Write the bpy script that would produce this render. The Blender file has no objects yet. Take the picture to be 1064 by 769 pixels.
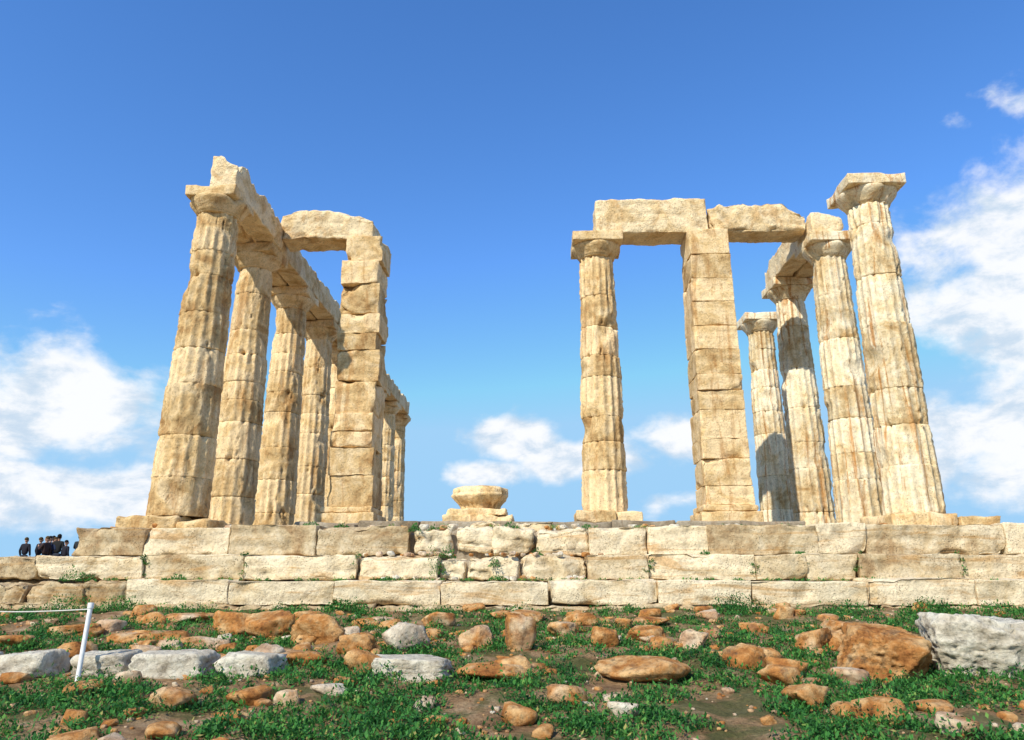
import bpy, bmesh, math, random
import numpy as np
from mathutils import Vector, noise, Matrix
random.seed(7)
D=math.radians
sc=bpy.context.scene
sc.view_settings.view_transform='Standard'
sc.view_settings.look='None'
sc.view_settings.exposure=0
N3=noise.noise
def V(x,y,z): return Vector((x,y,z))

# ---------------------------------------------------------------- node helpers
def mat(name):
    m=bpy.data.materials.new(name); m.use_nodes=True
    nt=m.node_tree; nt.nodes.clear()
    o=nt.nodes.new('ShaderNodeOutputMaterial'); b=nt.nodes.new('ShaderNodeBsdfPrincipled')
    nt.links.new(b.outputs[0],o.inputs[0])
    b.inputs['Roughness'].default_value=.9
    b.inputs['Specular IOR Level'].default_value=.15
    return m,nt,b
def nd(nt,t,**k):
    n=nt.nodes.new(t)
    for a,v in k.items(): setattr(n,a,v)
    return n
def setin(nt,s,v):
    if hasattr(v,'is_output') : nt.links.new(v,s)
    else: s.default_value=v
def math_(nt,op,a,b=0.0,c=None,clamp=False):
    n=nd(nt,'ShaderNodeMath',operation=op,use_clamp=clamp)
    setin(nt,n.inputs[0],a); setin(nt,n.inputs[1],b)
    if c is not None: setin(nt,n.inputs[2],c)
    return n.outputs[0]
def mixc(nt,f,a,b,bt='MIX'):
    n=nd(nt,'ShaderNodeMix',data_type='RGBA',blend_type=bt)
    setin(nt,n.inputs[0],f)
    for s,v in ((n.inputs[6],a),(n.inputs[7],b)):
        if hasattr(v,'is_output'): nt.links.new(v,s)
        else: s.default_value=(v[0],v[1],v[2],1)
    return n.outputs[2]
def noi(nt,vec,scale,detail=5,rough=.55,dist=0.0):
    n=nd(nt,'ShaderNodeTexNoise'); n.inputs['Scale'].default_value=scale
    n.inputs['Detail'].default_value=detail; n.inputs['Roughness'].default_value=rough
    n.inputs['Distortion'].default_value=dist
    nt.links.new(vec,n.inputs['Vector']); return n.outputs['Fac']
def ramp(nt,f,stops,interp='LINEAR'):
    n=nd(nt,'ShaderNodeValToRGB'); cr=n.color_ramp; cr.interpolation=interp
    while len(cr.elements)<len(stops): cr.elements.new(.5)
    for e,(p,c) in zip(cr.elements,stops):
        e.position=p
        e.color=(c,c,c,1) if isinstance(c,(int,float)) else (c[0],c[1],c[2],1)
    nt.links.new(f,n.inputs[0]); return n.outputs[0]
def mapr(nt,v,a,b,c=0.,d=1.,smooth=False):
    n=nd(nt,'ShaderNodeMapRange'); n.interpolation_type='SMOOTHSTEP' if smooth else 'LINEAR'
    setin(nt,n.inputs[0],v)
    for i,q in zip((1,2,3,4),(a,b,c,d)): n.inputs[i].default_value=q
    return n.outputs[0]
def scaled(nt,vec,s):
    n=nd(nt,'ShaderNodeMapping'); n.inputs['Scale'].default_value=s
    nt.links.new(vec,n.inputs['Vector']); return n.outputs[0]

def stone(name,light,mid,dark,stain,stain_amt=.7,streak=(5,5,.5),bump=.55,grey=.45,ts=.18):
    m,nt,b=mat(name)
    pos=nd(nt,'ShaderNodeNewGeometry'); P=pos.outputs['Position']
    tone=nd(nt,'ShaderNodeAttribute',attribute_name='tone').outputs['Fac']
    n1=noi(nt,P,1.9,8,.68,.6)
    n1=math_(nt,'ADD',n1,math_(nt,'MULTIPLY',math_(nt,'SUBTRACT',tone,.5),ts))
    c=ramp(nt,n1,[(.33,dark),(.45,mid),(.57,light)])
    st=noi(nt,scaled(nt,P,streak),1.0,7,.68,.8)
    c=mixc(nt,math_(nt,'MULTIPLY',mapr(nt,st,.51,.65,0,1,True),stain_amt),c,stain)
    g=noi(nt,P,3.3,9,.74,.2)
    c=mixc(nt,mapr(nt,g,.56,.71,0,grey,True),c,(dark[0]*.5,dark[1]*.53,dark[2]*.58))
    f=noi(nt,P,26,6,.72)
    c=mixc(nt,.85,c,ramp(nt,f,[(.32,.55),(.48,.98),(.68,1.12)]),'MULTIPLY')
    v=nd(nt,'ShaderNodeTexVoronoi'); v.inputs['Scale'].default_value=34
    nt.links.new(P,v.inputs['Vector'])
    pit=math_(nt,'MULTIPLY',mapr(nt,v.outputs['Distance'],.10,.28,1,0),mapr(nt,noi(nt,P,4,3),.46,.60))
    c=mixc(nt,math_(nt,'MULTIPLY',pit,.65),c,(.11,.07,.035))
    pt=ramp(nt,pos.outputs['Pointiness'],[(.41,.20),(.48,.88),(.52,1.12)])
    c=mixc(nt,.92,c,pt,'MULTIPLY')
    tn=ramp(nt,tone,[(0,.78),(.5,.98),(1,1.12)])
    c=mixc(nt,.9,c,tn,'MULTIPLY')
    nt.links.new(c,b.inputs['Base Color'])
    h=math_(nt,'ADD',noi(nt,P,9,9,.68),math_(nt,'MULTIPLY',noi(nt,P,45,4,.6),.25))
    h=math_(nt,'SUBTRACT',h,math_(nt,'MULTIPLY',pit,.4))
    bp=nd(nt,'ShaderNodeBump'); bp.inputs['Strength'].default_value=bump; bp.inputs['Distance'].default_value=.06
    nt.links.new(h,bp.inputs['Height']); nt.links.new(bp.outputs[0],b.inputs['Normal'])
    return m
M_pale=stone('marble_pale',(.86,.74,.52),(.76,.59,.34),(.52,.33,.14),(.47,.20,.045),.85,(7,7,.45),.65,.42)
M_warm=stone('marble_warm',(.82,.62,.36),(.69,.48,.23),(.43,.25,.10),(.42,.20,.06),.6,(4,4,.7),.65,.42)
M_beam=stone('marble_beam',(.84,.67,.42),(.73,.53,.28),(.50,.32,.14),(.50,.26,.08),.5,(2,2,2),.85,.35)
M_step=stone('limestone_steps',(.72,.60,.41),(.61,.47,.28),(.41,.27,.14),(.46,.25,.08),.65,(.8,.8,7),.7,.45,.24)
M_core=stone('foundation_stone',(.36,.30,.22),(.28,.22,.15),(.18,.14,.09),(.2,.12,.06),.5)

def rockmat():
    m,nt,b=mat('rock_surface')
    pos=nd(nt,'ShaderNodeNewGeometry'); P=pos.outputs['Position']
    tone=nd(nt,'ShaderNodeAttribute',attribute_name='tone').outputs['Fac']
    n=noi(nt,P,5,8,.68,.3)
    a=ramp(nt,n,[(.3,(.24,.08,.022)),(.47,(.50,.22,.065)),(.62,(.68,.43,.20))])
    w=ramp(nt,n,[(.30,(.33,.27,.19)),(.44,(.64,.56,.43)),(.60,(.78,.72,.58))])
    c=mixc(nt,mapr(nt,math_(nt,'ADD',tone,math_(nt,'MULTIPLY',math_(nt,'SUBTRACT',noi(nt,P,2.5,4),.5),.9)),.3,.7),a,w)
    c=mixc(nt,.9,c,ramp(nt,noi(nt,P,22,7,.74),[(.32,.38),(.48,1.),(.68,1.15)]),'MULTIPLY')
    c=mixc(nt,mapr(nt,noi(nt,P,7,8,.75),.54,.66,0,.55,True),c,(.13,.10,.07))
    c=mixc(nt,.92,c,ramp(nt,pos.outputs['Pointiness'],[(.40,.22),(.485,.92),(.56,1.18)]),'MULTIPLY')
    nt.links.new(c,b.inputs['Base Color'])
    bp=nd(nt,'ShaderNodeBump'); bp.inputs['Strength'].default_value=1.; bp.inputs['Distance'].default_value=.05
    nt.links.new(noi(nt,P,12,10,.74),bp.inputs['Height']); nt.links.new(bp.outputs[0],b.inputs['Normal'])
    return m
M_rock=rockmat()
def groundmat():
    m,nt,b=mat('dry_soil_and_gravel')
    P=nd(nt,'ShaderNodeNewGeometry').outputs['Position']
    c=ramp(nt,noi(nt,P,3,8,.65,.3),[(.3,(.17,.09,.04)),(.5,(.36,.22,.11)),(.7,(.52,.38,.23))])
    c=mixc(nt,mapr(nt,noi(nt,P,1.5,6,.6,.5),.48,.58,0,.7,True),c,(.05,.09,.02))
    c=mixc(nt,.85,c,ramp(nt,noi(nt,P,40,5,.75),[(.3,.35),(.5,1.),(.7,1.35)]),'MULTIPLY')
    nt.links.new(c,b.inputs['Base Color'])
    bp=nd(nt,'ShaderNodeBump'); bp.inputs['Strength'].default_value=.9; bp.inputs['Distance'].default_value=.06
    nt.links.new(noi(nt,P,16,9,.75),bp.inputs['Height']); nt.links.new(bp.outputs[0],b.inputs['Normal'])
    return m
M_ground=groundmat()
def leafmat():
    m,nt,b=mat('weed_leaves')
    tone=nd(nt,'ShaderNodeAttribute',attribute_name='tone').outputs['Fac']
    c=ramp(nt,tone,[(0,(.015,.055,.02)),(.4,(.04,.16,.035)),(.75,(.08,.27,.05)),(.93,(.18,.34,.07)),(1,(.40,.35,.11))])
    nt.links.new(c,b.inputs['Base Color']); b.inputs['Roughness'].default_value=.6
    tr=nd(nt,'ShaderNodeBsdfTranslucent'); nt.links.new(c,tr.inputs[0])
    mx=nd(nt,'ShaderNodeMixShader'); mx.inputs[0].default_value=.3
    nt.links.new(b.outputs[0],mx.inputs[1]); nt.links.new(tr.outputs[0],mx.inputs[2])
    o=[n for n in nt.nodes if n.type=='OUTPUT_MATERIAL'][0]; nt.links.new(mx.outputs[0],o.inputs[0])
    return m
M_leaf=leafmat()
def plain(name,col,rough=.8):
    m,nt,b=mat(name)
    P=nd(nt,'ShaderNodeNewGeometry').outputs['Position']
    c=mixc(nt,.5,col,ramp(nt,noi(nt,P,30,4),[(.3,.7),(.7,1.15)]),'MULTIPLY')
    nt.links.new(c,b.inputs['Base Color']); b.inputs['Roughness'].default_value=rough
    return m

# ---------------------------------------------------------------- mesh accumulators
class Acc:
    def __init__(s): s.v=[];s.f=[];s.t=[]
    def build(s,name,m,parent=None,origin=None,smooth=True):
        if origin is None:
            n=max(1,len(s.v)); origin=(sum(p[0] for p in s.v)/n,sum(p[1] for p in s.v)/n,min(p[2] for p in s.v))
        ox,oy,oz=origin
        me=bpy.data.meshes.new(name); me.from_pydata([(p[0]-ox,p[1]-oy,p[2]-oz) for p in s.v],[],s.f)
        me.materials.append(m)
        at=me.attributes.new('tone','FLOAT','POINT'); at.data.foreach_set('value',np.array(s.t,dtype=np.float32))
        if smooth: me.polygons.foreach_set('use_smooth',np.ones(len(me.polygons),dtype=bool))
        me.update()
        o=bpy.data.objects.new(name,me); sc.collection.objects.link(o); o.location=origin
        if parent: o.parent=parent
        return o
def axis(h,r,cell):
    n=max(2,int(math.ceil((2*h-2*r)/cell)))
    a=[-h,-h+r*.35,-h+r]
    a+= [-h+r+(2*h-2*r)*i/n for i in range(1,n)]
    a+= [h-r,h-r*.35,h]
    return a
def block(A,x0,x1,y0,y1,z0,z1,r=.03,amp=.012,cell=.08,tone=None,rot=0.0,tilt=0.0,topfn=None,chip=1.0,lam=0.0):
    hx,hy,hz=(x1-x0)/2,(y1-y0)/2,(z1-z0)/2
    cx,cy,cz=(x0+x1)/2,(y0+y1)/2,(z0+z1)/2
    r=min(r,hx*.6,hy*.6,hz*.6)
    X,Y,Z=axis(hx,r,cell),axis(hy,r,cell if cell>.2 else max(cell,.07)),axis(hz,r,cell)
    if tone is None: tone=random.uniform(.25,.8)
    s=random.uniform(0,500); idx={}
    R=Matrix.Rotation(rot,3,'Z')@Matrix.Rotation(tilt,3,'Y')
    def vid(i,j,k):
        q=(i,j,k)
        if q in idx: return idx[q]
        p=V(X[i],Y[j],Z[k]); w=V(p.x+s,p.y+s*.7,p.z+s*.3)
        n1=N3(w*2.3); n2=N3(w*7)
        rr=r*(.45+.9*abs(n2))
        if n1>.18: rr+=.03*chip*(n1-.18)*9
        rr=min(rr,hx*.9,hy*.9,hz*.9)
        qx=max(-hx+rr,min(hx-rr,p.x));qy=max(-hy+rr,min(hy-rr,p.y));qz=max(-hz+rr,min(hz-rr,p.z))
        d=V(p.x-qx,p.y-qy,p.z-qz); L=d.length
        if L>1e-6: p=V(qx,qy,qz)+d*(rr/L)
        if topfn and Z[k]>0:
            p.z=p.z-topfn((p.x)/hx,(p.y)/hy)*(Z[k]/hz)
        if lam and j==0:
            p.y+=lam*max(0,N3(V(w.x*.8,s,w.z*14))-.05)+lam*1.5*max(0,N3(w*4.1)-.25)
        p=p+noise.noise_vector(w*1.6)*amp*1.4+noise.noise_vector(w*5.5)*amp+noise.noise_vector(w*16)*amp*.5
        p=R@p
        A.v.append((p.x+cx,p.y+cy,p.z+cz)); A.t.append(tone)
        idx[q]=len(A.v)-1; return idx[q]
    nx,ny,nz=len(X)-1,len(Y)-1,len(Z)-1
    for i in range(nx):
        for j in range(ny):
            A.f.append((vid(i,j,nz),vid(i+1,j,nz),vid(i+1,j+1,nz),vid(i,j+1,nz)))
            A.f.append((vid(i,j+1,0),vid(i+1,j+1,0),vid(i+1,j,0),vid(i,j,0)))
    for i in range(nx):
        for k in range(nz):
            A.f.append((vid(i,0,k),vid(i+1,0,k),vid(i+1,0,k+1),vid(i,0,k+1)))
            A.f.append((vid(i,ny,k+1),vid(i+1,ny,k+1),vid(i+1,ny,k),vid(i,ny,k)))
    for j in range(ny):
        for k in range(nz):
            A.f.append((vid(0,j,k+1),vid(0,j+1,k+1),vid(0,j+1,k),vid(0,j,k)))
            A.f.append((vid(nx,j,k),vid(nx,j+1,k),vid(nx,j+1,k+1),vid(nx,j,k+1)))

def lathe(A,cx,cy,rings,seg,rfn,tonefn,cap=True):
    base=len(A.v)
    for (z,r) in rings:
        for i in range(seg):
            ph=2*math.pi*i/seg
            x,y,rr=rfn(ph,z,r)
            A.v.append((cx+x+rr*math.cos(ph),cy+y+rr*math.sin(ph),z)); A.t.append(tonefn(z))
    n=len(rings)
    for k in range(n-1):
        for i in range(seg):
            a=base+k*seg+i; b=base+k*seg+(i+1)%seg
            A.f.append((a,b,b+seg,a+seg))
    if cap:
        A.f.append(tuple(base+(n-1)*seg+i for i in range(seg)))
        A.f.append(tuple(base+seg-1-i for i in range(seg)))

def column(name,cx,cy,z0,z1,rb=.475,rt=.36,seed=0,erosion=.4,hi=True,material=M_warm,drum=.62,aw=1.06,capchip=1.6,lean=(0,0)):
    rnd=random.Random(seed); A=Acc()
    zc=z1-.46
    zs=[z0]
    while zs[-1]<zc-.8: zs.append(zs[-1]+rnd.uniform(drum*.6,drum*1.45))
    zs.append(zc); nd_=len(zs)-1
    if zs[-1]-zs[-2]<.25: zs.pop(-2); nd_-=1
    dr=[dict(o=(rnd.uniform(-1,1)*.009,rnd.uniform(-1,1)*.009),fl=max(.2,1-erosion*rnd.random()**.8*1.2),
         t=rnd.uniform(.2,.9),dr=rnd.uniform(-.006,.006),ph=rnd.uniform(-.015,.015),j=rnd.choice([.4,.8,1.0,1.7])) for _ in range(nd_)]
    H=zc-z0
    fps=8 if hi else 4
    seg=16*fps; dz=.045 if hi else .10
    zl=[]
    for d in range(nd_):
        a,b=zs[d],zs[d+1]; n=max(3,int((b-a-.05)/dz))
        zl+= [(a+.0025,d,.014),(a+.010,d,.004)]
        zl+= [(a+.025+(b-a-.05)*i/n,d,0) for i in range(n+1)]
        zl+= [(b-.010,d,.004),(b-.0025,d,.014)]
    base=len(A.v); so=seed*13.7
    for (z,d,dip) in zl:
        q=dr[d]; t=(z-z0)/H
        R=rb+(rt-rb)*t+.012*math.sin(math.pi*t)+q['dr']
        lower=z-zs[d]<zs[d+1]-z
        dj=min(z-zs[d],zs[d+1]-z)
        jz=zs[d] if lower else zs[d+1]
        js=q['j'] if lower else (dr[d+1]['j'] if d+1<nd_ else 1)
        for i in range(seg):
            ph=2*math.pi*i/seg+q['ph']
            u=(i%fps)/fps
            c,s_=math.cos(ph),math.sin(ph)
            w=V(c*R+so,s_*R+so*.3,z)
            n1=N3(w*1.9); n2=N3(w*4.5); n3=N3(w*13); n4=N3(w*26)
            fl=q['fl']*(1-max(0,min(.9,(n1-.08)*3.2*erosion*2)))
            r=R-.054*fl*math.sin(math.pi*u)*(R/.46)-.02*(1-fl)
            nj=N3(V(c*2.2+so,s_*2.2,jz)*1.6)
            r-=dip*js*(.6+max(0,nj)*2)
            r+= .008*n2+.006*n3
            if n1>.33: r-=(n1-.33)*.2
            if n3>.38: r-=(n3-.38)*.09
            if dj<.10*js and nj>.05: r-=(nj-.05)*.17*js*(1-dj/(.10*js))*(.6+n3)
            if u==0 and n3>.05: r-=.035*n3
            if u==0 and n4>.15: r-=.035*n4
            A.v.append((cx+lean[0]*t+q['o'][0]+r*c,cy+q['o'][1]+r*s_,z)); A.t.append(q['t'])
    n=len(zl)
    for k in range(n-1):
        for i in range(seg):
            a=base+k*seg+i; b=base+k*seg+(i+1)%seg
            A.f.append((a,b,b+seg,a+seg))
    cx+=lean[0]
    s2=64 if hi else 32
    prof=[(zc-.01,rt-.03),(zc+.0,rt+.005),(zc+.03,rt+.008),(zc+.035,rt+.02),(zc+.06,rt+.03),(zc+.10,rt+.06),(zc+.15,rt+.10),(zc+.20,rt+.138),(zc+.235,rt+.155),(zc+.26,rt+.155),(zc+.275,rt+.14)]
    def rf(ph,z,r):
        w=V(math.cos(ph)*r+so,math.sin(ph)*r,z)
        nn=N3(w*3); return 0,0,r+.010*N3(w*9)-(max(0,nn-.18)*.14*capchip)
    tt=rnd.uniform(.4,.75)
    lathe(A,cx,cy,prof,s2,rf,lambda z:tt)
    random.seed(seed)
    block(A,cx-aw/2,cx+aw/2,cy-aw/2,cy+aw/2,zc+.265,z1,r=.022,amp=.008,cell=.08,tone=tt,chip=capchip)
    return A.build(name,material,origin=(cx,cy,z0))

temple=bpy.data.objects.new('greek_temple_ruin',None); sc.collection.objects.link(temple); temple.location=(0,14,.69)
bpy.context.view_layer.update()
ROOT=temple
def par(o):
    o.parent=ROOT; o.matrix_parent_inverse=ROOT.matrix_world.inverted(); return o

# ---------------------------------------------------------------- columns
TL,TR,TP=6.62,6.73,6.82
YL=[12.2+2.48*i for i in range(9)]
for i,y in enumerate(YL):
    x=-5.72 if i==0 else -5.86
    z0=.88 if i==0 else .80
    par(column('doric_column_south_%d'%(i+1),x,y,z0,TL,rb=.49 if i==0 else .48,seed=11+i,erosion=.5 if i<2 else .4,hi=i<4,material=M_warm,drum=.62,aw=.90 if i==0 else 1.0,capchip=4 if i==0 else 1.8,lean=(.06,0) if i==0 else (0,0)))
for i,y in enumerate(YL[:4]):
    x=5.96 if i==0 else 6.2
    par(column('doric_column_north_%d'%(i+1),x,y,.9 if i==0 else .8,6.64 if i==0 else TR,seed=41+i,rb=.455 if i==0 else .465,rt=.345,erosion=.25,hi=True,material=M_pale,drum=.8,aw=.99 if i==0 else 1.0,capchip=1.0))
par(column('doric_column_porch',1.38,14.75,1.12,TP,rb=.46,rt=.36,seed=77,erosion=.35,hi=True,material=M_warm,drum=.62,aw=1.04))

# ---------------------------------------------------------------- plinths
random.seed(3)
A=Acc()
block(A,-6.40,-5.50,11.6,12.8,.66,.87,r=.06,amp=.04,cell=.06); block(A,-5.5,-4.95,11.62,12.7,.66,.80,r=.06,amp=.03,cell=.07)
block(A,5.35,6.35,11.62,12.85,.66,.89,r=.04,amp=.025,cell=.07); block(A,6.36,6.95,11.65,12.7,.66,.84,r=.04,amp=.03,cell=.07)
block(A,.80,1.5,14.05,15.4,.9,1.13,r=.04,amp=.02,cell=.07); block(A,1.52,2.0,14.1,15.4,.9,1.11,r=.04,amp=.02,cell=.07)
for y in YL[1:]: block(A,-6.5,-5.3,y-.62,y+.62,.66,.81,r=.05,amp=.02,cell=.12)
for y in YL[1:4]: block(A,5.6,6.8,y-.62,y+.62,.66,.81,r=.05,amp=.02,cell=.12)
par(A.build('column_plinths',M_warm))

# ---------------------------------------------------------------- antae (square pillars)
def anta(name,x0,x1,y0,y1,z0,z1,seed,material,am,jit,hs,chip):
    random.seed(seed); A=Acc()
    block(A,x0-.12,x1+.10,y0-.10,y1+.1,z0-.2,z0+.10,r=.03,amp=am,cell=.07,tone=.45)
    block(A,x0-.06,x1+.05,y0-.05,y1+.05,z0+.105,z0+.22,r=.03,amp=am*.8,cell=.07,tone=.55)
    z=z0+.225; i=0
    while z<z1-.05:
        h=hs*random.uniform(.65,1.4)
        if z1-(z+h)<.2: h=z1-z
        t=(z-z0)/(z1-z0); ins=.045*t
        dx=random.uniform(-jit,jit)
        block(A,x0+ins+dx,x1-ins+dx+random.uniform(-jit,jit),y0+random.uniform(0,jit),y1,z,z+h-.005,r=.014,amp=am,cell=.05,tone=random.uniform(.2,.9),chip=chip*random.uniform(.4,1.5),lam=.03)
        z+=h; i+=1
    return par(A.build(name,material))
anta('square_pillar_south',-3.91,-3.06,14.25,15.2,1.0,6.78,5,M_warm,.018,.03,.47,2.0)
anta('square_pillar_north',3.20,4.10,14.25,15.15,1.02,6.85,9,M_warm,.009,.010,.46,1.5)

# ---------------------------------------------------------------- architraves
random.seed(21)
A=Acc()
def jy(s,a=.12,f=3,slope=0):
    def fn(u,v):
        n=N3(V(v*f+s,u*.6,s))+.4*N3(V(v*f*3+s,u,s)); return max(0,n+.2)*a*2+slope*(v+1)/2
    return fn
zb=TL+.006
block(A,-5.76,-5.28,11.9,14.60,zb,7.28,r=.03,amp=.02,cell=.065,topfn=jy(3,.16,3,.12),tone=.8,chip=2)
block(A,-6.30,-5.84,13.3,14.5,zb,7.0,r=.05,amp=.02,cell=.09,topfn=jy(8,.14),tone=.5)
for i in range(1,8):
    y=YL[i]
    block(A,-5.82,-5.36,y+.03,y+2.47,zb,7.24+random.uniform(-.08,.05),r=.03,amp=.014,cell=.09,topfn=jy(i*5,.09),chip=1.6)
    block(A,-6.34,-5.86,y+.03,y+2.47,zb,7.2,r=.03,amp=.014,cell=.12,topfn=jy(i*7,.09))
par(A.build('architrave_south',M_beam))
A=Acc()
block(A,-5.32,-3.34,14.4,15.1,6.79,7.46,r=.06,amp=.03,cell=.05,topfn=lambda u,v:max(0,u-.35)*.38+max(0,-u-.7)*.3+.06*abs(N3(V(u*3,v,2))),tone=.65,chip=2.4,lam=.05)
par(A.build('architrave_cross_beam_south',M_beam))
A=Acc()
block(A,1.36,3.70,14.42,15.1,TP+.04,7.64,r=.05,amp=.02,cell=.05,topfn=lambda u,v:.05*N3(V(u*3+5,v,2))+max(0,-u-.9)*.3,tone=.7,chip=1.6,lam=.04)
block(A,3.73,5.74,14.44,15.1,TP+.05,7.50,r=.05,amp=.028,cell=.05,topfn=lambda u,v:max(0,u-.55)*.75+.08*abs(N3(V(u*4+9,v,2)))+max(0,-u-.8)*.4,tone=.6,chip=2.4,lam=.05)
par(A.build('architrave_porch',M_beam))
A=Acc()
zb=TR+.006
block(A,5.78,6.42,14.25,14.95,zb,7.16,r=.05,amp=.03,cell=.06,tone=.9)
y=YL[1]
block(A,5.74,6.18,y+.34,y+2.75,zb,7.28,r=.03,amp=.016,cell=.07,topfn=jy(4,.1),tone=.85,chip=1.8)
block(A,6.22,6.66,y+.38,y+2.6,zb,7.2,r=.03,amp=.016,cell=.1,topfn=jy(5,.1),tone=.6)
par(A.build('architrave_north',M_beam))

# ---------------------------------------------------------------- stepped platform
random.seed(31)
A=Acc()
def course(js,yf,yb,z0,z1,tone=None,amp=.012,r=.016,jz=.014,jy_=.025,chip=1.5):
    for a,b in zip(js[:-1],js[1:]):
        dz=random.uniform(-jz,jz); dy=random.uniform(-jy_,jy_)
        block(A,a+random.uniform(.001,.008),b-random.uniform(.001,.008),yf+dy,yb,z0+.002,z1+dz-.003,r=r,amp=amp*random.uniform(.7,1.6),cell=.045,tone=tone if tone is not None else random.choice([.15,.3,.45,.55,.65,.8,.95]),chip=chip*random.uniform(.5,2.2),lam=.06)
course([-6.83,-5.78,-4.51,-3.2,-1.83],11.35,12.1,.275,.69,amp=.014,r=.02,jy_=.012)
course([.81,1.65,2.53],11.35,12.1,.275,.67)
course([2.53,4.1,4.81,6.78,7.9,9.2],11.33,12.1,.275,.71)
course([-8.4,-7.1],10.98,11.7,-.07,.25,tone=.15,amp=.03,r=.05)
course([-7.1,-5.53,-4.1,-2.5],10.95,11.7,-.07,.272)
course([-2.5,-1.35],11.0,11.7,-.07,.25,amp=.03,r=.05)
course([.74,1.59,3.08,3.78,4.49,5.9,7.3,8.6,9.9],10.95,11.7,-.07,.272,jy_=.03)
course([-9.6,-8.2,-6.9,-6.1,-5.49],10.52,11.3,-.44,-.12,tone=.2,amp=.035,r=.04,jz=.03)
for (a,b) in zip([-5.49,-4.11,-2.69,-1.25,.19,1.65,2.87,4.38,5.77,7.2,8.6],[-4.11,-2.69,-1.25,.19,1.65,2.87,4.38,5.77,7.2,8.6,9.9]):
    course([a,b],10.5,11.3,-.38,-.075 if a<4 else -.05,tone=random.uniform(.7,1.05),jy_=.012)
course([-9.6,-7.7,-5.6,-3.9,-2.1,-.4,1.1,2.7,4.5,6.2,8,9.9],10.40,11.2,-.75,-.39,amp=.035,r=.05,jz=.02,tone=.2)
for (a,b,z0,z1,yf) in [(-1.80,-1.18,.28,.62,11.42),(-1.16,-.62,.30,.66,11.46),(-.60,0.02,.27,.64,11.4),(.05,.78,.27,.63,11.38),(-.98,-.5,.60,.75,11.9),(-.3,.3,.6,.76,12.0),
                    (-1.33,-.95,-.06,.2,11.1),(-.93,-.2,-.06,.25,11.02),(-.18,.72,-.06,.26,11.0)]:
    block(A,a,b,yf,yf+.65,z0,z1,r=.09,amp=.05,cell=.04,tone=random.uniform(.5,.9),chip=2.4,lam=.08)
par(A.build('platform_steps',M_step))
random.seed(5)
A=Acc()
def slabs(x0,x1,y0,y1,z0,z1,nx,ny,amp=.015,r=.03):
    for i in range(nx):
        for j in range(ny):
            a=x0+(x1-x0)*i/nx; b=x0+(x1-x0)*(i+1)/nx; c=y0+(y1-y0)*j/ny; d=y0+(y1-y0)*(j+1)/ny
            dz=random.uniform(-.012,.008)
            block(A,a+.004,b-.004,c+.004,d-.004,z0,z1+dz,r=r,amp=amp,cell=.3,tone=random.uniform(.2,.8))
slabs(-6.8,7.6,12.12,36,-.5,.66,9,14)
slabs(-7.2,-6.81,11.72,36.4,-.5,.27,1,16); slabs(7.61,8.0,12.1,36.4,-.5,.27,1,16)
slabs(-7.6,-7.21,11.72,36.8,-.6,-.09,1,16); slabs(8.01,8.4,12.1,36.8,-.6,-.09,1,16)
block(A,-6.7,9.0,11.55,12.2,-.5,.6,r=.05,amp=.02,cell=.3,tone=.5)
block(A,-8.3,9.8,11.2,11.6,-.6,.2,r=.05,amp=.02,cell=.3,tone=.5)
slabs(-4.3,4.8,13.72,24,.60,.92,8,8,.02,.05)
par(A.build('platform_core_and_floor',M_core))

# fallen capital on its base (bowl-like)
random.seed(15)
A=Acc()
block(A,-1.68,-.38,14.1,15.35,.9,1.06,r=.05,amp=.035,cell=.05,tone=.6,chip=3)
block(A,-1.60,-.50,14.18,15.25,1.06,1.19,r=.04,amp=.03,cell=.05,tone=.7,chip=3)
prof=[(1.18,.30),(1.19,.38),(1.22,.40),(1.26,.41),(1.30,.45),(1.36,.53),(1.42,.575),(1.45,.59),(1.47,.575),(1.50,.55),(1.54,.545),(1.585,.53),(1.60,.49),(1.62,.40),(1.635,.2)]
def rf(ph,z,r):
    w=V(math.cos(ph)*2+3,math.sin(ph)*2,z*2.5)
    poly=1-.07*abs(math.sin(ph*4))
    return 0,0,r*poly*(1+.13*N3(w))-.08*max(0,N3(w*2.4))+.02*N3(w*6)
lathe(A,-1.02,14.72,prof,96,rf,lambda z:.7)
A.build('fallen_stone_capital',M_warm)

# ---------------------------------------------------------------- ground
def gz(x,y):
    if y<10.4: z=-.43-.0846*(10.4-max(y,-6))
    else: z=-.43-.01*min(y-10.4,3)
    d=math.hypot(x,y-18)
    z+=.45*math.exp(-(((x+22)/9)**2+((y-36)/9)**2))
    if d>70:
        t=min(1,(d-70)/120); z-=60*t*t*(3-2*t)
    return z
def gfull(x,y):
    z=gz(x,y)
    if -12<x<12 and y<14:
        z+=.06*N3(V(x*.9,y*.9,3))+.04*N3(V(x*3,y*3,7))+.015*N3(V(x*9,y*9,1))
    elif abs(x)<80: z+=.06*N3(V(x*.5,y*.5,3))
    return z
def ax(a,b,st,far):
    l=list(np.arange(a,b+st*.5,st)); s=st; lo=[a]
    while lo[-1]>-far: s*=1.22; lo.append(lo[-1]-s)
    s=st; hi=[l[-1]]
    while hi[-1]<far: s*=1.22; hi.append(hi[-1]+s)
    return sorted(lo[1:])+l+hi[1:]
xs=ax(-8,8,.07,2500); ys=ax(3.5,11,.07,2500)
G=Acc()
for y in ys:
    for x in xs: G.v.append((x,y,gfull(x,y))); G.t.append(.5)
nx=len(xs)
for j in range(len(ys)-1):
    for i in range(nx-1):
        a=j*nx+i; G.f.append((a,a+1,a+1+nx,a+nx))
G.build('ground',M_ground,origin=(0,0,0))
m,nt,b=mat('sea_water'); b.inputs['Base Color'].default_value=(.02,.09,.16,1); b.inputs['Roughness'].default_value=.15
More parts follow.
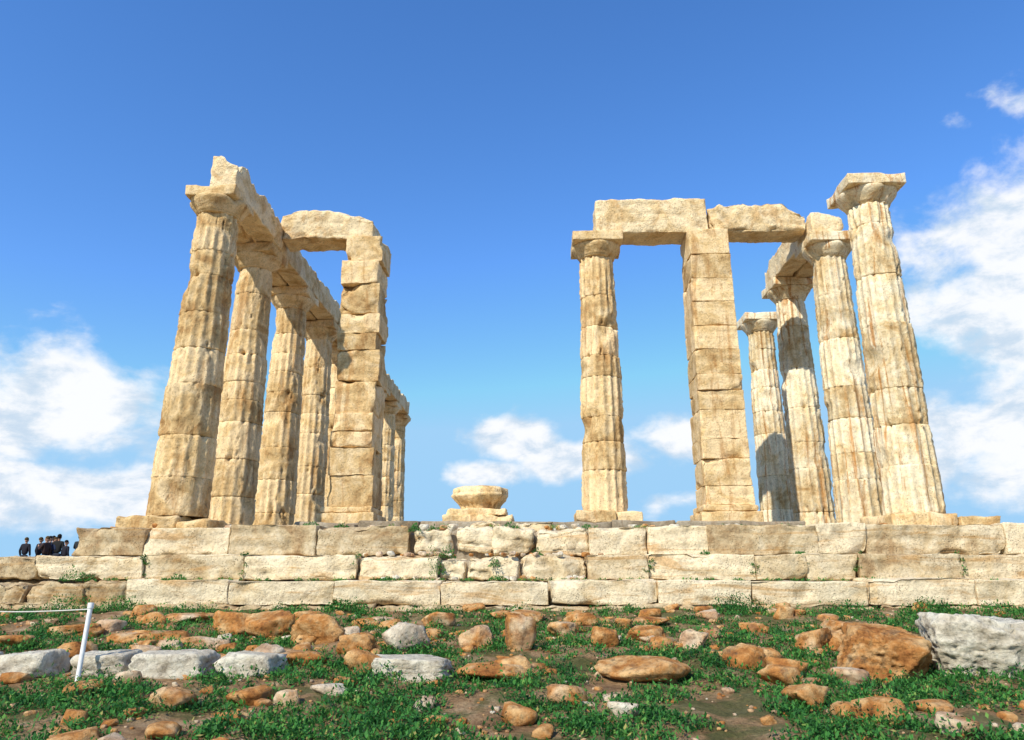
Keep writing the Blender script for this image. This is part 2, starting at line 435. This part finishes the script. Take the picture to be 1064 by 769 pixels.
b.inputs['Specular IOR Level'].default_value=.5
P=nd(nt,'ShaderNodeNewGeometry').outputs['Position']; bp=nd(nt,'ShaderNodeBump'); bp.inputs['Distance'].default_value=.4
nt.links.new(noi(nt,P,.3,6),bp.inputs['Height']); nt.links.new(bp.outputs[0],b.inputs['Normal'])
S=Acc()
for x,y in ((-9000,-9000),(9000,-9000),(9000,9000),(-9000,9000)): S.v.append((x,y,-40)); S.t.append(.5)
S.f.append((0,1,2,3)); S.build('sea',m,origin=(0,0,-40))

# ---------------------------------------------------------------- rocks
ICO={}
def ico(sub):
    if sub not in ICO:
        bm=bmesh.new(); bmesh.ops.create_icosphere(bm,subdivisions=sub,radius=1)
        ICO[sub]=([v.co.copy() for v in bm.verts],[[v.index for v in f.verts] for f in bm.faces]); bm.free()
    return ICO[sub]
def rock(A,x,y,w,d,h,tone,sub=4,z=None,boxy=0,rough=1.0):
    vs,fs=ico(sub); pl=[]
    k=random.randint(8,13)
    for _ in range(k):
        n=V(random.gauss(0,1),random.gauss(0,1),random.gauss(0,1)).normalized(); pl.append((n,random.uniform(.48,.85) if not boxy else random.uniform(.74,1.)))
    if boxy:
        for n in ((1,0,0),(-1,0,0),(0,1,0),(0,-1,0),(0,0,1)): pl.append((V(*n)+V(random.uniform(-.16,.16),random.uniform(-.16,.16),random.uniform(-.1,.1)),random.uniform(.60,.66)))
    else: pl.append((V(random.uniform(-.3,.3),random.uniform(-.3,.3),1).normalized(),random.uniform(.42,.65)))
    s=random.uniform(0,99); rz=random.uniform(-.25,.25) if boxy else random.uniform(0,6.28)
    c,sn=math.cos(rz),math.sin(rz)
    if z is None: z=gfull(x,y)
    base=len(A.v); pts=[]
    for v in vs:
        r=1.0
        for n,dd in pl:
            q=v.dot(n)
            if q>.05: r=min(r,dd/q)
        sv=V(s,s*.5,0)
        r+=rough*(.035*N3(v*2+sv)+.04*N3(v*4.5+sv)+.03*N3(v*9+sv)+(.022*N3(v*20+sv) if sub>3 else 0))
        cr=N3(v*2.6+sv*2)
        if abs(cr)<.05 and sub>3: r-=rough*.05*(1-abs(cr)/.05)
        p=v*r; pts.append((p.x*c-p.y*sn,p.x*sn+p.y*c,p.z))
    mx=[max(abs(p[i]) for p in pts) for i in range(3)]
    for p in pts:
        A.v.append((x+p[0]/mx[0]*w/2,y+p[1]/mx[1]*d/2,z+(p[2]/mx[2]*.62+.38)*h)); A.t.append(tone)
    A.f+= [[base+i for i in f] for f in fs]
random.seed(14)
big=[ # x,y,w,h,tone,boxy
(-2.12,7.85,.56,.36,.15,0),(-1.60,7.25,.44,.27,.1,0),(-1.22,7.5,.48,.30,.6,0),(-.55,7.7,.36,.29,.35,0),(-.16,7.5,.36,.38,.25,0),
(.65,7.5,.27,.23,.2,0),(1.77,6.75,.44,.25,.15,0),(2.60,7.6,.40,.25,.25,0),(1.52,7.7,.30,.2,.3,0),(2.0,6.5,.36,.18,.2,0),
(.86,6.5,.78,.2,.2,0),(-.22,6.5,.8,.17,.22,0),(-3.12,8.4,.66,.26,.2,0),(-2.76,8.3,.55,.28,.15,0),(-3.92,8.1,.85,.16,.3,0),
(-3.25,7.6,.7,.16,.3,0),(-2.1,6.9,.6,.2,.3,0),(-1.02,6.45,.82,.20,.85,1),(-2.24,6.45,.58,.22,.9,1),(-2.87,6.45,.70,.22,1.0,1),(-3.48,6.5,.5,.21,.85,1),(-4.02,6.4,.5,.22,1.0,1),(-4.6,6.4,.6,.22,.9,1),
(-.1,9.4,.5,.16,.35,0),(.5,8.8,.4,.15,.3,0),(1.3,9.2,.5,.14,.4,0),(-1.1,8.9,.45,.17,.3,0),(2.3,8.6,.4,.15,.3,0),(-1.8,9.3,.5,.13,.4,0),(3.3,8.6,.5,.16,.3,0),
(-4.8,8.3,.6,.2,.3,0),(-2.6,9.2,.5,.18,.2,0),(-4.1,9.2,.7,.14,.35,0),(1.1,8.1,.4,.2,.2,0),(.3,8.2,.35,.2,.25,0),(3.4,7.7,.42,.22,.2,0)]
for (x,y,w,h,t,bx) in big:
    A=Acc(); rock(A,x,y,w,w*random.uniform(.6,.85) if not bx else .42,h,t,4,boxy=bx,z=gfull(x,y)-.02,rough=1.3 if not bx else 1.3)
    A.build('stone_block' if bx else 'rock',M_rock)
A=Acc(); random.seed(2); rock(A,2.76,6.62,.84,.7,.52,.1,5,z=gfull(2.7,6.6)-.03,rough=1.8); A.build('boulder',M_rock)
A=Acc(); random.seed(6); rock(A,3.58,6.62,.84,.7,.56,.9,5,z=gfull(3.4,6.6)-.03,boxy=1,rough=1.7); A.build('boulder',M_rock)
random.seed(8)
A=Acc()
for i in range(430):
    y=random.uniform(4.2,10.3) if i%3 else random.uniform(6.4,9.8); x=random.uniform(-.72,.68)*y*1.05
    w=random.choice([random.uniform(.05,.14)]*3+[random.uniform(.12,.24),random.uniform(.2,.36)])
    rock(A,x,y,w,w*random.uniform(.6,1),w*random.uniform(.35,.62),random.choice([.05,.1,.15,.2,.2,.25,.3,.3,.45,.55]),3,z=gfull(x,y)-.01,rough=1.2)
for i in range(2200):
    y=random.uniform(4,10.4); x=random.uniform(-.75,.72)*y*1.05; w=random.uniform(.012,.05)
    rock(A,x,y,w,w,w*.6,random.choice([.1,.3,.4,.5]),1,z=gfull(x,y)-.004)
for i in range(260):
    x=random.uniform(-6.5,7.2); y=random.uniform(11.6,13.6); w=random.uniform(.03,.18)
    rock(A,x,y,w,w,w*.6,random.choice([.3,.5,.7]),3,z=.67)
for i in range(60):
    x=random.uniform(-2.5,1); y=random.uniform(10.85,11.4); w=random.uniform(.04,.14)
    rock(A,x,y,w,w,w*.6,random.choice([.3,.5,.7]),3,z=-.07 if y<10.98 else .26)
A.build('loose_stones',M_rock)

# ---------------------------------------------------------------- weeds
rng=np.random.default_rng(5)
LV=[];LT=[]
def clump(x,y,z,R,H,n,t0):
    a=rng.uniform(0,2*np.pi,n); rr=R*np.sqrt(rng.uniform(0,1,n))
    bx=x+rr*np.cos(a); by=y+rr*np.sin(a); bz=z+H*(1-(rr/R)**2)*rng.uniform(.1,1,n)
    L=rng.uniform(.018,.045,n); W=L*rng.uniform(.3,.6,n)
    th=rng.uniform(0,2*np.pi,n); el=rng.uniform(-.1,1.3,n)
    dx=np.cos(th)*np.cos(el);dy=np.sin(th)*np.cos(el);dz=np.sin(el)
    sx=-np.sin(th);sy=np.cos(th); sz=rng.uniform(-.5,.5,n)
    B=np.stack([bx,by,bz],1);Dv=np.stack([dx,dy,dz],1)*L[:,None];Sv=np.stack([sx,sy,sz],1)*W[:,None]/2*1.0
    q=np.stack([B,B+Dv*.5+Sv,B+Dv,B+Dv*.5-Sv],1)
    LV.append(q.reshape(-1,3)); LT.append(np.repeat(np.clip(t0+rng.normal(0,.16,n),0,1),4))
random.seed(19)
cnt=0
while cnt<3500:
    y=random.uniform(4.2,10.30); x=random.uniform(-.75,.72)*y*1.05
    n=N3(V(x*1.3,y*1.5,11))+.6*N3(V(x*3.5,y*3.5,4))
    if n<-.05+random.uniform(-.12,.12): continue
    R=random.uniform(.04,.16)
    clump(x,y,gfull(x,y)-.01,R,R*random.uniform(.5,1.2),int(30+R*260),random.uniform(.25,.8)); cnt+=1
for (x,y,R,H,t,k) in [(2.55,10.15,.26,.22,.35,4),(-6.1,10.2,.3,.24,.55,4),(-5.3,10.2,.3,.2,.6,3),(4.9,9.9,.3,.22,.5,4),(3.9,10.1,.3,.18,.5,4),(-2.5,10.2,.25,.15,.5,3),(5.6,9.6,.4,.2,.6,4),(4.4,8.2,.3,.2,.6,3)]:
    for i in range(k):
        clump(x+random.uniform(-.15,.15),y+random.uniform(-.08,.08),gfull(x,y),R,H,260,t)
for (x,y,z,R,H) in [(-6.4,10.75,-.09,.18,.22),(-6.2,10.75,-.09,.12,.15),(-4.95,10.8,-.08,.12,.10),(-1.45,11.05,.12,.12,.3),(-1.35,11.0,.0,.12,.25),(-1.25,11.2,.22,.14,.2),(-.5,10.85,-.08,.13,.08),(-2.0,10.75,-.08,.12,.05),
                    (-1.75,11.35,.6,.1,.15),(-.35,11.6,.66,.15,.1),(2.45,11.2,.27,.08,.06),(-3.4,11.7,.68,.16,.1),(-2.9,11.6,.68,.12,.06),(3.8,11.2,.27,.1,.05),(-.55,10.95,.1,.08,.2),(0.05,11.2,.25,.1,.12)]:
    clump(x,y,z,R,H,int(200*R/.12),.55)
for i in range(100):
    x=random.uniform(-2.4,4.6); y=random.uniform(11.7,13.9); clump(x,y,.67,random.uniform(.05,.16),random.uniform(.03,.1),60,random.uniform(.5,.9))
for i in range(90):
    x=random.uniform(-6,8); clump(x,random.uniform(10.7,10.95),-.08,random.uniform(.03,.08),.035,30,random.uniform(.4,.9))
for i in range(40):
    x=random.choice([-5.53,-4.1,-2.5,1.59,3.08,3.78,4.49,5.9]); clump(x+random.uniform(-.06,.06),10.98,random.uniform(-.07,.26),.04,.06,34,random.uniform(.4,.8))
q=np.concatenate(LV); t=np.concatenate(LT); n=len(q)//4
me=bpy.data.meshes.new('weeds'); me.vertices.add(len(q)); me.vertices.foreach_set('co',q.astype(np.float32).ravel())
me.loops.add(len(q)); me.loops.foreach_set('vertex_index',np.arange(len(q),dtype=np.int32))
me.polygons.add(n); me.polygons.foreach_set('loop_start',np.arange(0,len(q),4,dtype=np.int32))
me.update(calc_edges=True); me.materials.append(M_leaf)
me.attributes.new('tone','FLOAT','POINT').data.foreach_set('value',t.astype(np.float32))
o=bpy.data.objects.new('low_weeds_and_grass',me); sc.collection.objects.link(o)

# ---------------------------------------------------------------- rope barrier post
M_white=plain('white_paint',(.8,.8,.78),.5); M_rope=plain('pale_rope',(.6,.58,.52))
rb=bpy.data.objects.new('rope_barrier',None); sc.collection.objects.link(rb); rb.location=(-3.58,6.3,-.78)
bpy.context.view_layer.update()
def tube(name,pts,r,m,seg=12):
    cu=bpy.data.curves.new(name,'CURVE'); cu.dimensions='3D'; cu.bevel_depth=r; cu.bevel_resolution=4; cu.use_fill_caps=True
    sp=cu.splines.new('POLY'); sp.points.add(len(pts)-1)
    for p,c in zip(sp.points,pts): p.co=(*c,1)
    cu.materials.append(m); o=bpy.data.objects.new(name,cu); sc.collection.objects.link(o)
    o.parent=rb; o.matrix_parent_inverse=rb.matrix_world.inverted(); return o
tube('post_1',[(-3.50,6.15,-.88),(-3.54,6.25,-.225)],.018,M_white)
tube('post_1_collar',[(-3.538,6.246,-.257),(-3.542,6.252,-.215)],.023,M_white)
tube('post_2',[(-6.6,7.6,-.75),(-6.6,7.6,-.1)],.022,M_white)
rp=[]
for i in range(21):
    t=i/20; rp.append((-3.54-3.06*t,6.25+1.35*t,-.262+.14*t-.10*math.sin(math.pi*t)))
tube('rope',rp,.005,M_rope)

# ---------------------------------------------------------------- people far left
SK=plain('skin_tone',(.45,.26,.18))
def person(x,y,z,rot,ht,top,pants,hair,arm=0,idx=0):
    root=bpy.data.objects.new('person',None); sc.collection.objects.link(root)
    root.location=(x,y,z); root.rotation_euler=(0,0,rot); root.scale=(ht/1.75,)*3
    sk=SK; tm=plain('jacket_cloth',top); pm=plain('trouser_cloth',pants); hm=plain('hair',hair)
    def skin(name,vs,es,rs,m,rootv=0,lv=2):
        me=bpy.data.meshes.new(name); me.from_pydata(vs,es,[]); me.materials.append(m)
        o=bpy.data.objects.new(name,me); sc.collection.objects.link(o); o.parent=root
        md=o.modifiers.new('s','SKIN'); md.use_smooth_shade=True
        for i,r in enumerate(rs):
            r=r if isinstance(r,tuple) else (r,r)
            me.skin_vertices[0].data[i].radius=r
        me.skin_vertices[0].data[rootv].use_root=True
        o.modifiers.new('d','SUBSURF').levels=lv; o.modifiers['d'].render_levels=lv
        return o
    skin('trousers',[(0,0,.97),(0,0,.88),(.10,0,.82),(.105,-.02,.48),(.105,.02,.10),(-.10,0,.82),(-.11,-.04,.48),(-.11,-.01,.10)],
         [(0,1),(1,2),(2,3),(3,4),(1,5),(5,6),(6,7)],[(.16,.11),(.16,.12),.095,.065,.05,.095,.065,.05],pm)
    skin('shoes',[(.105,.04,.05),(.11,-.15,.035)],[(0,1)],[.048,.038],hm)
    skin('shoes',[(-.11,.02,.05),(-.115,-.18,.035)],[(0,1)],[.048,.038],hm)
    e=[(.25,.02,1.14),(.25,-.08,.90)] if arm==0 else [(.25,-.08,1.16),(.12,-.28,1.30)]
    e2=[(-.25,.02,1.14),(-.25,-.06,.90)] if arm<2 else [(-.26,-.05,1.16),(-.10,-.27,1.28)]
    skin('jacket',[(0,0,.93),(0,0,1.15),(0,0,1.36),(0,0,1.47),(.17,0,1.40),e[0],e[1],(-.17,0,1.40),e2[0],e2[1]],
         [(0,1),(1,2),(2,3),(2,4),(4,5),(5,6),(2,7),(7,8),(8,9)],[(.17,.12),(.16,.115),(.17,.12),.065,.075,.055,.042,.075,.055,.042],tm)
    skin('neck',[(0,0,1.45),(0,-.01,1.56)],[(0,1)],[.055,.052],sk)
    for (w,s) in ((e[1],1),(e2[1],-1)):
        el=e[0] if s>0 else e2[0]
        d=(Vector(w)-Vector(el)).normalized(); W=Vector(w); side=Vector((0,1,0)) if abs(d.z)>.6 else Vector((0,0,1))
        vs=[tuple(W),tuple(W+d*.05),tuple(W+d*.09)]; es=[(0,1),(1,2)]; rs=[.028,.036,.034]
        for k,(off,ln) in enumerate(((-.03,.07),(-.01,.085),(.01,.08),(.03,.062))):
            i0=len(vs); p=W+d*.09+side*off; vs+= [tuple(p+d*ln*.5),tuple(p+d*ln+Vector((-s*.012,0,0)))]; es+= [(2,i0),(i0,i0+1)]; rs+= [.009,.008]
        i0=len(vs); p=W+d*.03-side*.045; vs+= [tuple(p),tuple(p+d*.04-side*.012)]; es+= [(1,i0),(i0,i0+1)]; rs+= [.011,.009]
        skin('hand',vs,es,rs,sk,lv=1)
    bm=bmesh.new(); bmesh.ops.create_uvsphere(bm,u_segments=24,v_segments=18,radius=1)
    for v in bm.verts:
        c=v.co; zz=c.z; wv=.078*(1-.18*max(0,-zz)); dv=.098
        v.co=(c.x*wv,c.y*dv-(.012 if zz<0 and c.y<0 else 0),1.64+zz*.118)
    def extra(cx,cy,cz,a,b,c):
        r=bmesh.ops.create_uvsphere(bm,u_segments=10,v_segments=8,radius=1)
        for v in r['verts']: v.co=(cx+v.co.x*a,cy+v.co.y*b,cz+v.co.z*c)
    extra(0,-.105,1.62,.013,.022,.024); extra(.078,0,1.63,.012,.022,.032); extra(-.078,0,1.63,.012,.022,.032); extra(0,-.098,1.578,.024,.012,.008)
    me=bpy.data.meshes.new('head'); bm.to_mesh(me); bm.free(); me.materials.append(sk)
    for p in me.polygons: p.use_smooth=True
    o=bpy.data.objects.new('head',me); sc.collection.objects.link(o); o.parent=root
    bm=bmesh.new()
    for sx in (-.03,.03):
        r=bmesh.ops.create_uvsphere(bm,u_segments=10,v_segments=8,radius=.011)
        for v in r['verts']: v.co+=Vector((sx,-.092,1.645))
    r=bmesh.ops.create_uvsphere(bm,u_segments=24,v_segments=16,radius=1)
    for v in r['verts']:
        c=v.co.copy(); v.co=(c.x*.088,.018+c.y*.102,1.672+c.z*(.103 if c.z>0 else (.12 if idx%2 else .06)))
    me=bpy.data.meshes.new('hair'); bm.to_mesh(me); bm.free(); me.materials.append(hm)
    for p in me.polygons: p.use_smooth=True
    o=bpy.data.objects.new('hair',me); sc.collection.objects.link(o); o.parent=root
random.seed(77)
cols=[(.02,.02,.03),(.03,.02,.02),(.02,.03,.07),(.02,.02,.02),(.05,.03,.03),(.03,.035,.04)]
xsn=[-22.6,-22.2,-21.9,-21.5,-21.1,-20.8,-20.45,-20.2,-21.7,-22.4,-19.8,-21.0,-22.9]
for i,px in enumerate(xsn):
    y=34+random.uniform(-1,1.5)+(1.2 if i>7 else 0)
    person(px,y,gfull(px,y),random.uniform(1.8,4.6),random.uniform(1.62,1.82)*(.92 if i in(6,7,10) else 1),cols[i%6],(.03,.035,.05),(.015,.012,.01) if i%4 else (.08,.05,.02),i%3,i)

# ---------------------------------------------------------------- light (sun from the south-east: behind and left of the viewer)
az,el=D(-33),D(40)
sd=Vector((math.sin(az)*math.cos(el),-math.cos(az)*math.cos(el),math.sin(el)))
L=bpy.data.lights.new('sun','SUN'); L.energy=5.0; L.angle=D(.5); L.color=(1,.94,.81)
lo=bpy.data.objects.new('sun',L); sc.collection.objects.link(lo); lo.rotation_euler=sd.to_track_quat('Z','Y').to_euler(); lo.location=(-10,-20,30)
w=bpy.data.worlds.new('World'); sc.world=w; w.use_nodes=True; nt=w.node_tree; nt.nodes.clear()
out=nd(nt,'ShaderNodeOutputWorld'); bg=nd(nt,'ShaderNodeBackground'); nt.links.new(bg.outputs[0],out.inputs[0])
bg.inputs[1].default_value=.15
sky=nd(nt,'ShaderNodeTexSky'); sky.sky_type='NISHITA'; sky.sun_disc=False; sky.sun_elevation=el; sky.sun_rotation=math.pi-az
sky.air_density=1.0; sky.dust_density=.2; sky.ozone_density=1.6
hs=nd(nt,'ShaderNodeHueSaturation'); hs.inputs['Saturation'].default_value=1.22; hs.inputs['Value'].default_value=1.28
nt.links.new(sky.outputs[0],hs.inputs['Color'])
skc=mixc(nt,1.,hs.outputs[0],(.84,1.0,1.25),'MULTIPLY')
skc=mixc(nt,1.,skc,(2.4,4.3,6.3),'DARKEN')
tc=nd(nt,'ShaderNodeTexCoord').outputs['Generated']
sp=nd(nt,'ShaderNodeSeparateXYZ'); nt.links.new(tc,sp.inputs[0])
azn=math_(nt,'MULTIPLY',math_(nt,'ARCTAN2',sp.outputs[0],sp.outputs[1]),57.2958)
eln=math_(nt,'MULTIPLY',math_(nt,'ARCSINE',sp.outputs[2]),57.2958)
cb=nd(nt,'ShaderNodeCombineXYZ'); nt.links.new(math_(nt,'MULTIPLY',azn,.13),cb.inputs[0]); nt.links.new(math_(nt,'MULTIPLY',eln,.19),cb.inputs[1])
UV=cb.outputs[0]
n1=noi(nt,UV,1.0,11,.56,.15)
mask=None
for (a,e,ra,re,wt) in [(38.5,16.5,12,12.6,1.4),(33,8.0,9,4.5,.9),(-33,10.5,10,5.0,.95),(-31,5.2,12,3,.75),(-1.5,10.,5,2.6,.9),(5,8.4,8,2.2,.95),(-4,7.4,5,1.4,.8),(11,5.2,4,1.2,.5),(11,9.5,5,2,.9),(-48,14,8,5,.8),(60,20,14,10,.9),(95,18,20,9,.8),(-90,20,24,9,.8),(150,22,30,10,.8)]:
    u=math_(nt,'DIVIDE',math_(nt,'SUBTRACT',azn,a),ra); v=math_(nt,'DIVIDE',math_(nt,'SUBTRACT',eln,e),re)
    d=math_(nt,'SQRT',math_(nt,'ADD',math_(nt,'MULTIPLY',u,u),math_(nt,'MULTIPLY',v,v)))
    mm=math_(nt,'MULTIPLY',math_(nt,'SUBTRACT',1.,d),wt)
    mask=mm if mask is None else math_(nt,'MAXIMUM',mask,mm)
mask=math_(nt,'MAXIMUM',mask,-.8)
dn=math_(nt,'ADD',mask,math_(nt,'MULTIPLY',math_(nt,'SUBTRACT',n1,.5),2.2))
dens=mapr(nt,dn,.03,.48,0,.96,True)
n2=noi(nt,scaled(nt,UV,(1.3,1.5,1)),1.6,9,.62,.2)
ccol=mixc(nt,mapr(nt,math_(nt,'ADD',n2,math_(nt,'MULTIPLY',dn,.08)),.38,.62,0,1,True),(4.1,4.95,5.9),(6.7,6.75,6.9))
fin=mixc(nt,dens,skc,ccol)
nt.links.new(fin,bg.inputs[0])

# ---------------------------------------------------------------- camera
cam=bpy.data.cameras.new('camera'); co=bpy.data.objects.new('camera',cam); sc.collection.objects.link(co)
cam.sensor_width=36; cam.lens=26.43; cam.shift_y=-.0230; cam.clip_start=.1; cam.clip_end=20000
co.location=(0,0,0); co.rotation_euler=(D(90+16.9),0,D(1.6)); sc.camera=co
